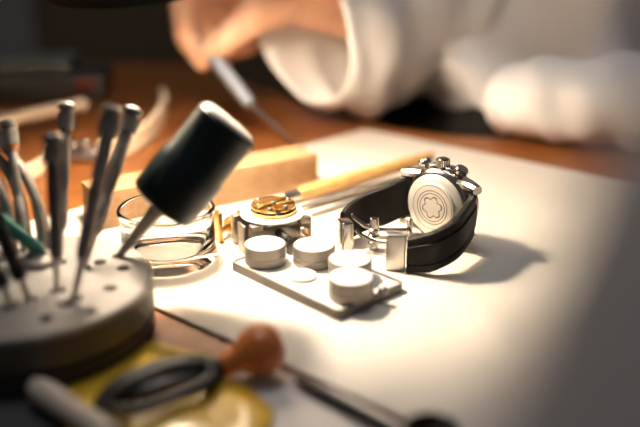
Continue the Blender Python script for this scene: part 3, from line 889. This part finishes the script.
# right hand (thumb towards the camera, fingers curled round a thin tool)
D = 650
def hp_(x, y, dd=0): return deep(x, y, D + dd)
HS = 1.0
chain(bm, [(rw, 25), (hp_(262, -18, 6), 25), (hp_(228, -30, 10), 19)])
chain(bm, [(rw, 24), (hp_(255, -8, 16), 22), (hp_(218, -22, 18), 15), (hp_(203, -24, 10), 14)])
capsule(bm, hp_(240, -28, 4), hp_(232, -4, 30), 15, 15)
capsule(bm, rw, hp_(268, 4, 4), 22, 19)
chain(bm, [(hp_(204, -24, 8), 13), (hp_(182, 6, 0), 10.8), (hp_(185, 36, -2), 9.6), (hp_(203, 63, -2), 7.6)])                      # index
chain(bm, [(hp_(216, -20, 24), 13), (hp_(196, 14, 24), 10.8), (hp_(214, 45, 16), 9.6), (hp_(222, 62, 8), 7.6)])                    # middle
chain(bm, [(hp_(230, -12, 36), 12), (hp_(213, 22, 40), 10), (hp_(232, 50, 34), 9), (hp_(252, 46, 26), 7.5)])                       # ring
chain(bm, [(hp_(244, -4, 44), 10.5), (hp_(232, 26, 50), 8.6), (hp_(246, 44, 46), 7.8), (hp_(260, 40, 38), 6.6)])                   # little
chain(bm, [(hp_(284, 0, -2), 20), (hp_(254, 17, -14), 14.5), (hp_(226, 40, -16), 11.5), (hp_(208, 52, -10), 8.6)])                 # thumb
# left hand, mostly inside its sleeve end
chain(bm, [(lw, 24), (lw + V((-40, 18, -4)), 21)])
for k in range(4):
    b_ = lw + V((-42 + k * 6, 14 + k * 11 - 10, -2 - k * 3))
    chain(bm, [(b_, 10), (b_ + V((-16, 12, -6)), 8.5), (b_ + V((-8, 24, -16)), 7.5), (b_ + V((8, 24, -18)), 6.5)])
chain(bm, [(lw + V((-12, -4, 2)), 14), (lw + V((-34, 0, 8)), 10), (lw + V((-44, 18, 4)), 8)])
body = part('body', remeshed(bm, 3.0, 5), M['skin'], person, angle=180)

def wrinkle(p, n, amp, sc, seed=0, stretch=(1, 1, 1)):
    q_ = V((p.x * sc * stretch[0], p.y * sc * stretch[1], p.z * sc * stretch[2])) + V((seed, seed * .7, 0))
    return p + n * (noise.noise(q_) * amp + noise.noise(q_ * 2.3) * amp * .4)

def sleeve(pts, seg=48, sub=44, amp=8, sc=.022, seed=0, thick=2.5, shear=0.0, fold=0.0, up_ref=(0, 0, 1)):
    """pts: (x,y,z, r_side, r_up)"""
    D_ = smooth_path(pts, sub)
    P = [V(d[:3]) for d in D_]
    outer, inner = [], []
    for i, p in enumerate(P):
        tg = (P[min(i + 1, len(P) - 1)] - P[max(i - 1, 0)]).normalized()
        s = tg.cross(V(up_ref)).normalized()
        uu = s.cross(tg).normalized()
        ro_, ri_ = [], []
        for k in range(seg):
            a = 2 * math.pi * k / seg
            n = (s * math.cos(a) + uu * math.sin(a))
            q_ = p + s * (D_[i][3] * math.cos(a)) + uu * (D_[i][4] * math.sin(a))
            fade = min(1.0, .35 + 3.0 * (1 - i / len(P)))
            q2 = wrinkle(q_, n, amp * fade, sc, seed)
            q2 = q2 + n * fold * math.sin(i * .9 + 2.2 * math.sin(a + i * .15)) * fade
            q2 = q2 + tg * (shear * math.sin(a) * max(0.0, (i / (len(P) - 1) - .6) / .4) ** 1.5)
            ro_.append(q2)
            ri_.append(q2 - n * thick)
        outer.append(ro_); inner.append(ri_)
    bm = bmesh.new()
    rings = outer + [[(a + b) / 2 + (P[-1] - P[-2]).normalized() * 1.2 for a, b in zip(outer[-1], inner[-1])]] + inner[::-1]
    loft(bm, rings, False, False)
    return bm
cu0, cu1 = deep(300, 30, 622), deep(345, 32, 672)
ax = (cu1 - cu0)
rsl = [tuple(rs + V((0, 0, 5))) + (78, 82), tuple(rs.lerp(re_, .5)) + (68, 72), tuple(re_ + V((0, 0, -14))) + (66, 62), tuple(re_.lerp(rw, .4) + V((0, 0, -6))) + (56, 54), tuple(cu1 + V((22, 8, -4))) + (52, 56), tuple(cu0) + (52, 58)]
part('sleeve', sleeve(rsl, amp=17, sc=.017, seed=3.1, fold=3.0, sub=60, shear=27), M['coat'], person, angle=180)
lsl = [tuple(ls + V((0, 0, 5))) + (76, 80), tuple(ls.lerp(le_, .55)) + (62, 62), tuple(le_ + V((0, 5, 0))) + (56, 48), tuple(V((300, 592, 38))) + (48, 38), tuple(V((225, 600, 33))) + (48, 33), tuple(V((168, 614, 30))) + (44, 30), tuple(V((140, 632, 27))) + (36, 26)]
part('sleeve', sleeve(lsl, amp=9, sc=.02, seed=9.7, fold=1.6, sub=70), M['coat'], person, angle=180)
# jacket body
bm = NB()
rings = []
for j in range(40):
    z = 6 + j * 8.2
    f = j / 39
    w_ = 205 - 20 * f + 14 * math.sin(f * 3)
    dpt = 138 - 18 * f
    if f > .85:
        k_ = (f - .85) / .15
        w_ *= 1 - .45 * k_; dpt *= 1 - .3 * k_
    ring = []
    for k in range(96):
        a = 2 * math.pi * k / 96
        p = body_pt(w_ * math.cos(a), dpt * math.sin(a), z)
        n = (RT * math.cos(a) + FW * math.sin(a)).normalized()
        q_ = wrinkle(p, n, 26, .013, 5.0, (1, 1, .45))
        q_ = q_ + n * (20 * math.sin(a * 11 + z * .012 + 2 * math.sin(z * .02)) * (1 - f * .6))
        if f < .12: q_.z += 14 * math.sin(a * 5)
        ring.append(q_)
    rings.append(ring)
loft(bm, rings, False, False)
part('jacket', bm, M['coat'], person, angle=180)
bm = NB()
for s in (-1, 1):
    hip = body_pt(s * 90, 20, -222); kn_ = body_pt(s * 110, 440, -212); an = body_pt(s * 110, 402, -670)
    chain(bm, [(hip, 102), (kn_, 72), (an, 56)])
chain(bm, [(body_pt(0, -8, -220), 128), (body_pt(0, 0, -60), 118), (body_pt(0, 4, 20), 118)])
capsule(bm, body_pt(75, -5, -210), body_pt(-75, -5, -210), 114, 114)
capsule(bm, body_pt(60, 5, 0), body_pt(-60, 5, 0), 104, 104)
part('trousers', remeshed(bm, 7, 6), M['trousers'], person, angle=180)
for s in (-1, 1):
    an = body_pt(s * 110, 400, -700)
    bm = NB(); capsule(bm, an - V((0, 0, 6)), an + FW * 160 - V((0, 0, 14)), 44, 36)
    for v_ in bm.verts: v_.co.z = max(v_.co.z, -750)
    part('shoe', bm, M['black'], person, angle=180)
bm = NB(); capsule(bm, hd_ + V((0, 0, 48)) - FW * 20, hd_ - FW * 34 - V((0, 0, 22)), 84, 74)
part('hair', remeshed(bm, 5, 2), M['hair'], person, angle=180)
for s in (-1, 1):
    part('eye', ball(NB(), hd_ + FW * 66 + RT * (s * 31) + V((0, 0, 8)), 12, 16), M['eye'], person)
stool = thing('stool', 'dark stool under the person behind the workbench', 'stool', (TC.x, TC.y, -750))
part('seat', lathe(NB(), T(TC.x, TC.y, -398), [(0, 0), (165, 0), (175, 8), (175, 34), (165, 42), (0, 42)], 48), M['trousers'], stool)
part('post', tube(NB(), [(TC.x, TC.y, -740), (TC.x, TC.y, -399)], 25, 20, up=(0, 1, 0)), M['dark_steel'], stool)
part('base', lathe(NB(), T(TC.x, TC.y, -750), [(0, 0), (210, 0), (212, 6), (200, 18), (40, 30), (0, 30)], 48), M['dark_steel'], stool)
# tool in the hand
p0, p1, p2 = deep(203, 44, 640), deep(249, 103, 626), deep(292, 140, 612)
ht = thing('held_screwdriver', 'thin blue grey steel screwdriver held in the right hand of the person', 'screwdriver', tuple(p2))
part('handle', tube(NB(), [p0, p0.lerp(p1, .4), p1], [4.6, 5.2, 4.8], 18), M['bluesteel'], ht)
part('blade', tube(NB(), [p1, p1.lerp(p2, .2), p2], [3.0, 1.8, 1.1], 14), M['dark_steel'], ht)

# ------------------------------------------------------------------ light, camera
def area(name, loc, target, size, power, color):
    l = bpy.data.lights.new(name, 'AREA')
    l.shape = 'RECTANGLE'; l.size = size[0]; l.size_y = size[1]
    l.energy = power; l.color = color
    o_ = bpy.data.objects.new(name, l)
    COL.objects.link(o_)
    o_.location = V(loc)
    o_.rotation_euler = (V(target) - V(loc)).to_track_quat('-Z', 'Y').to_euler()
    return o_
area('overhead_fill', (-0.1, 0.62, 1.7), (0.1, 0.7, 0.0), (0.6, 0.6), 7.5, (0.95, 0.96, 1.0))  # added soft fill that brightens the coat from above; no such lamp is seen
w = bpy.data.worlds.new('room_air')
bpy.context.scene.world = w
w.use_nodes = True
w.node_tree.nodes['Background'].inputs['Color'].default_value = (0.95, 0.93, 0.95, 1)
w.node_tree.nodes['Background'].inputs['Strength'].default_value = 0.07

cd = bpy.data.cameras.new('camera')
cam = bpy.data.objects.new('camera', cd)
COL.objects.link(cam)
cam.location = (0, 0, CAMH * MM)
cam.rotation_euler = (math.pi / 2 - PITCH, 0, 0)
cd.sensor_width = 36
cd.lens = FPX * 36 / 640
cd.clip_start = 0.01
cd.clip_end = 20
cd.dof.use_dof = True
cd.dof.focus_distance = 0.418
cd.dof.aperture_fstop = cd.lens / 15.0
sc = bpy.context.scene
sc.camera = cam
sc.view_settings.view_transform = 'Standard'
sc.view_settings.look = 'None'
sc.view_settings.gamma = 1
sc.view_settings.exposure = 0.0
sc.cycles.use_denoising = True
for o in bpy.data.objects:
    if '_b' in o: del o['_b']
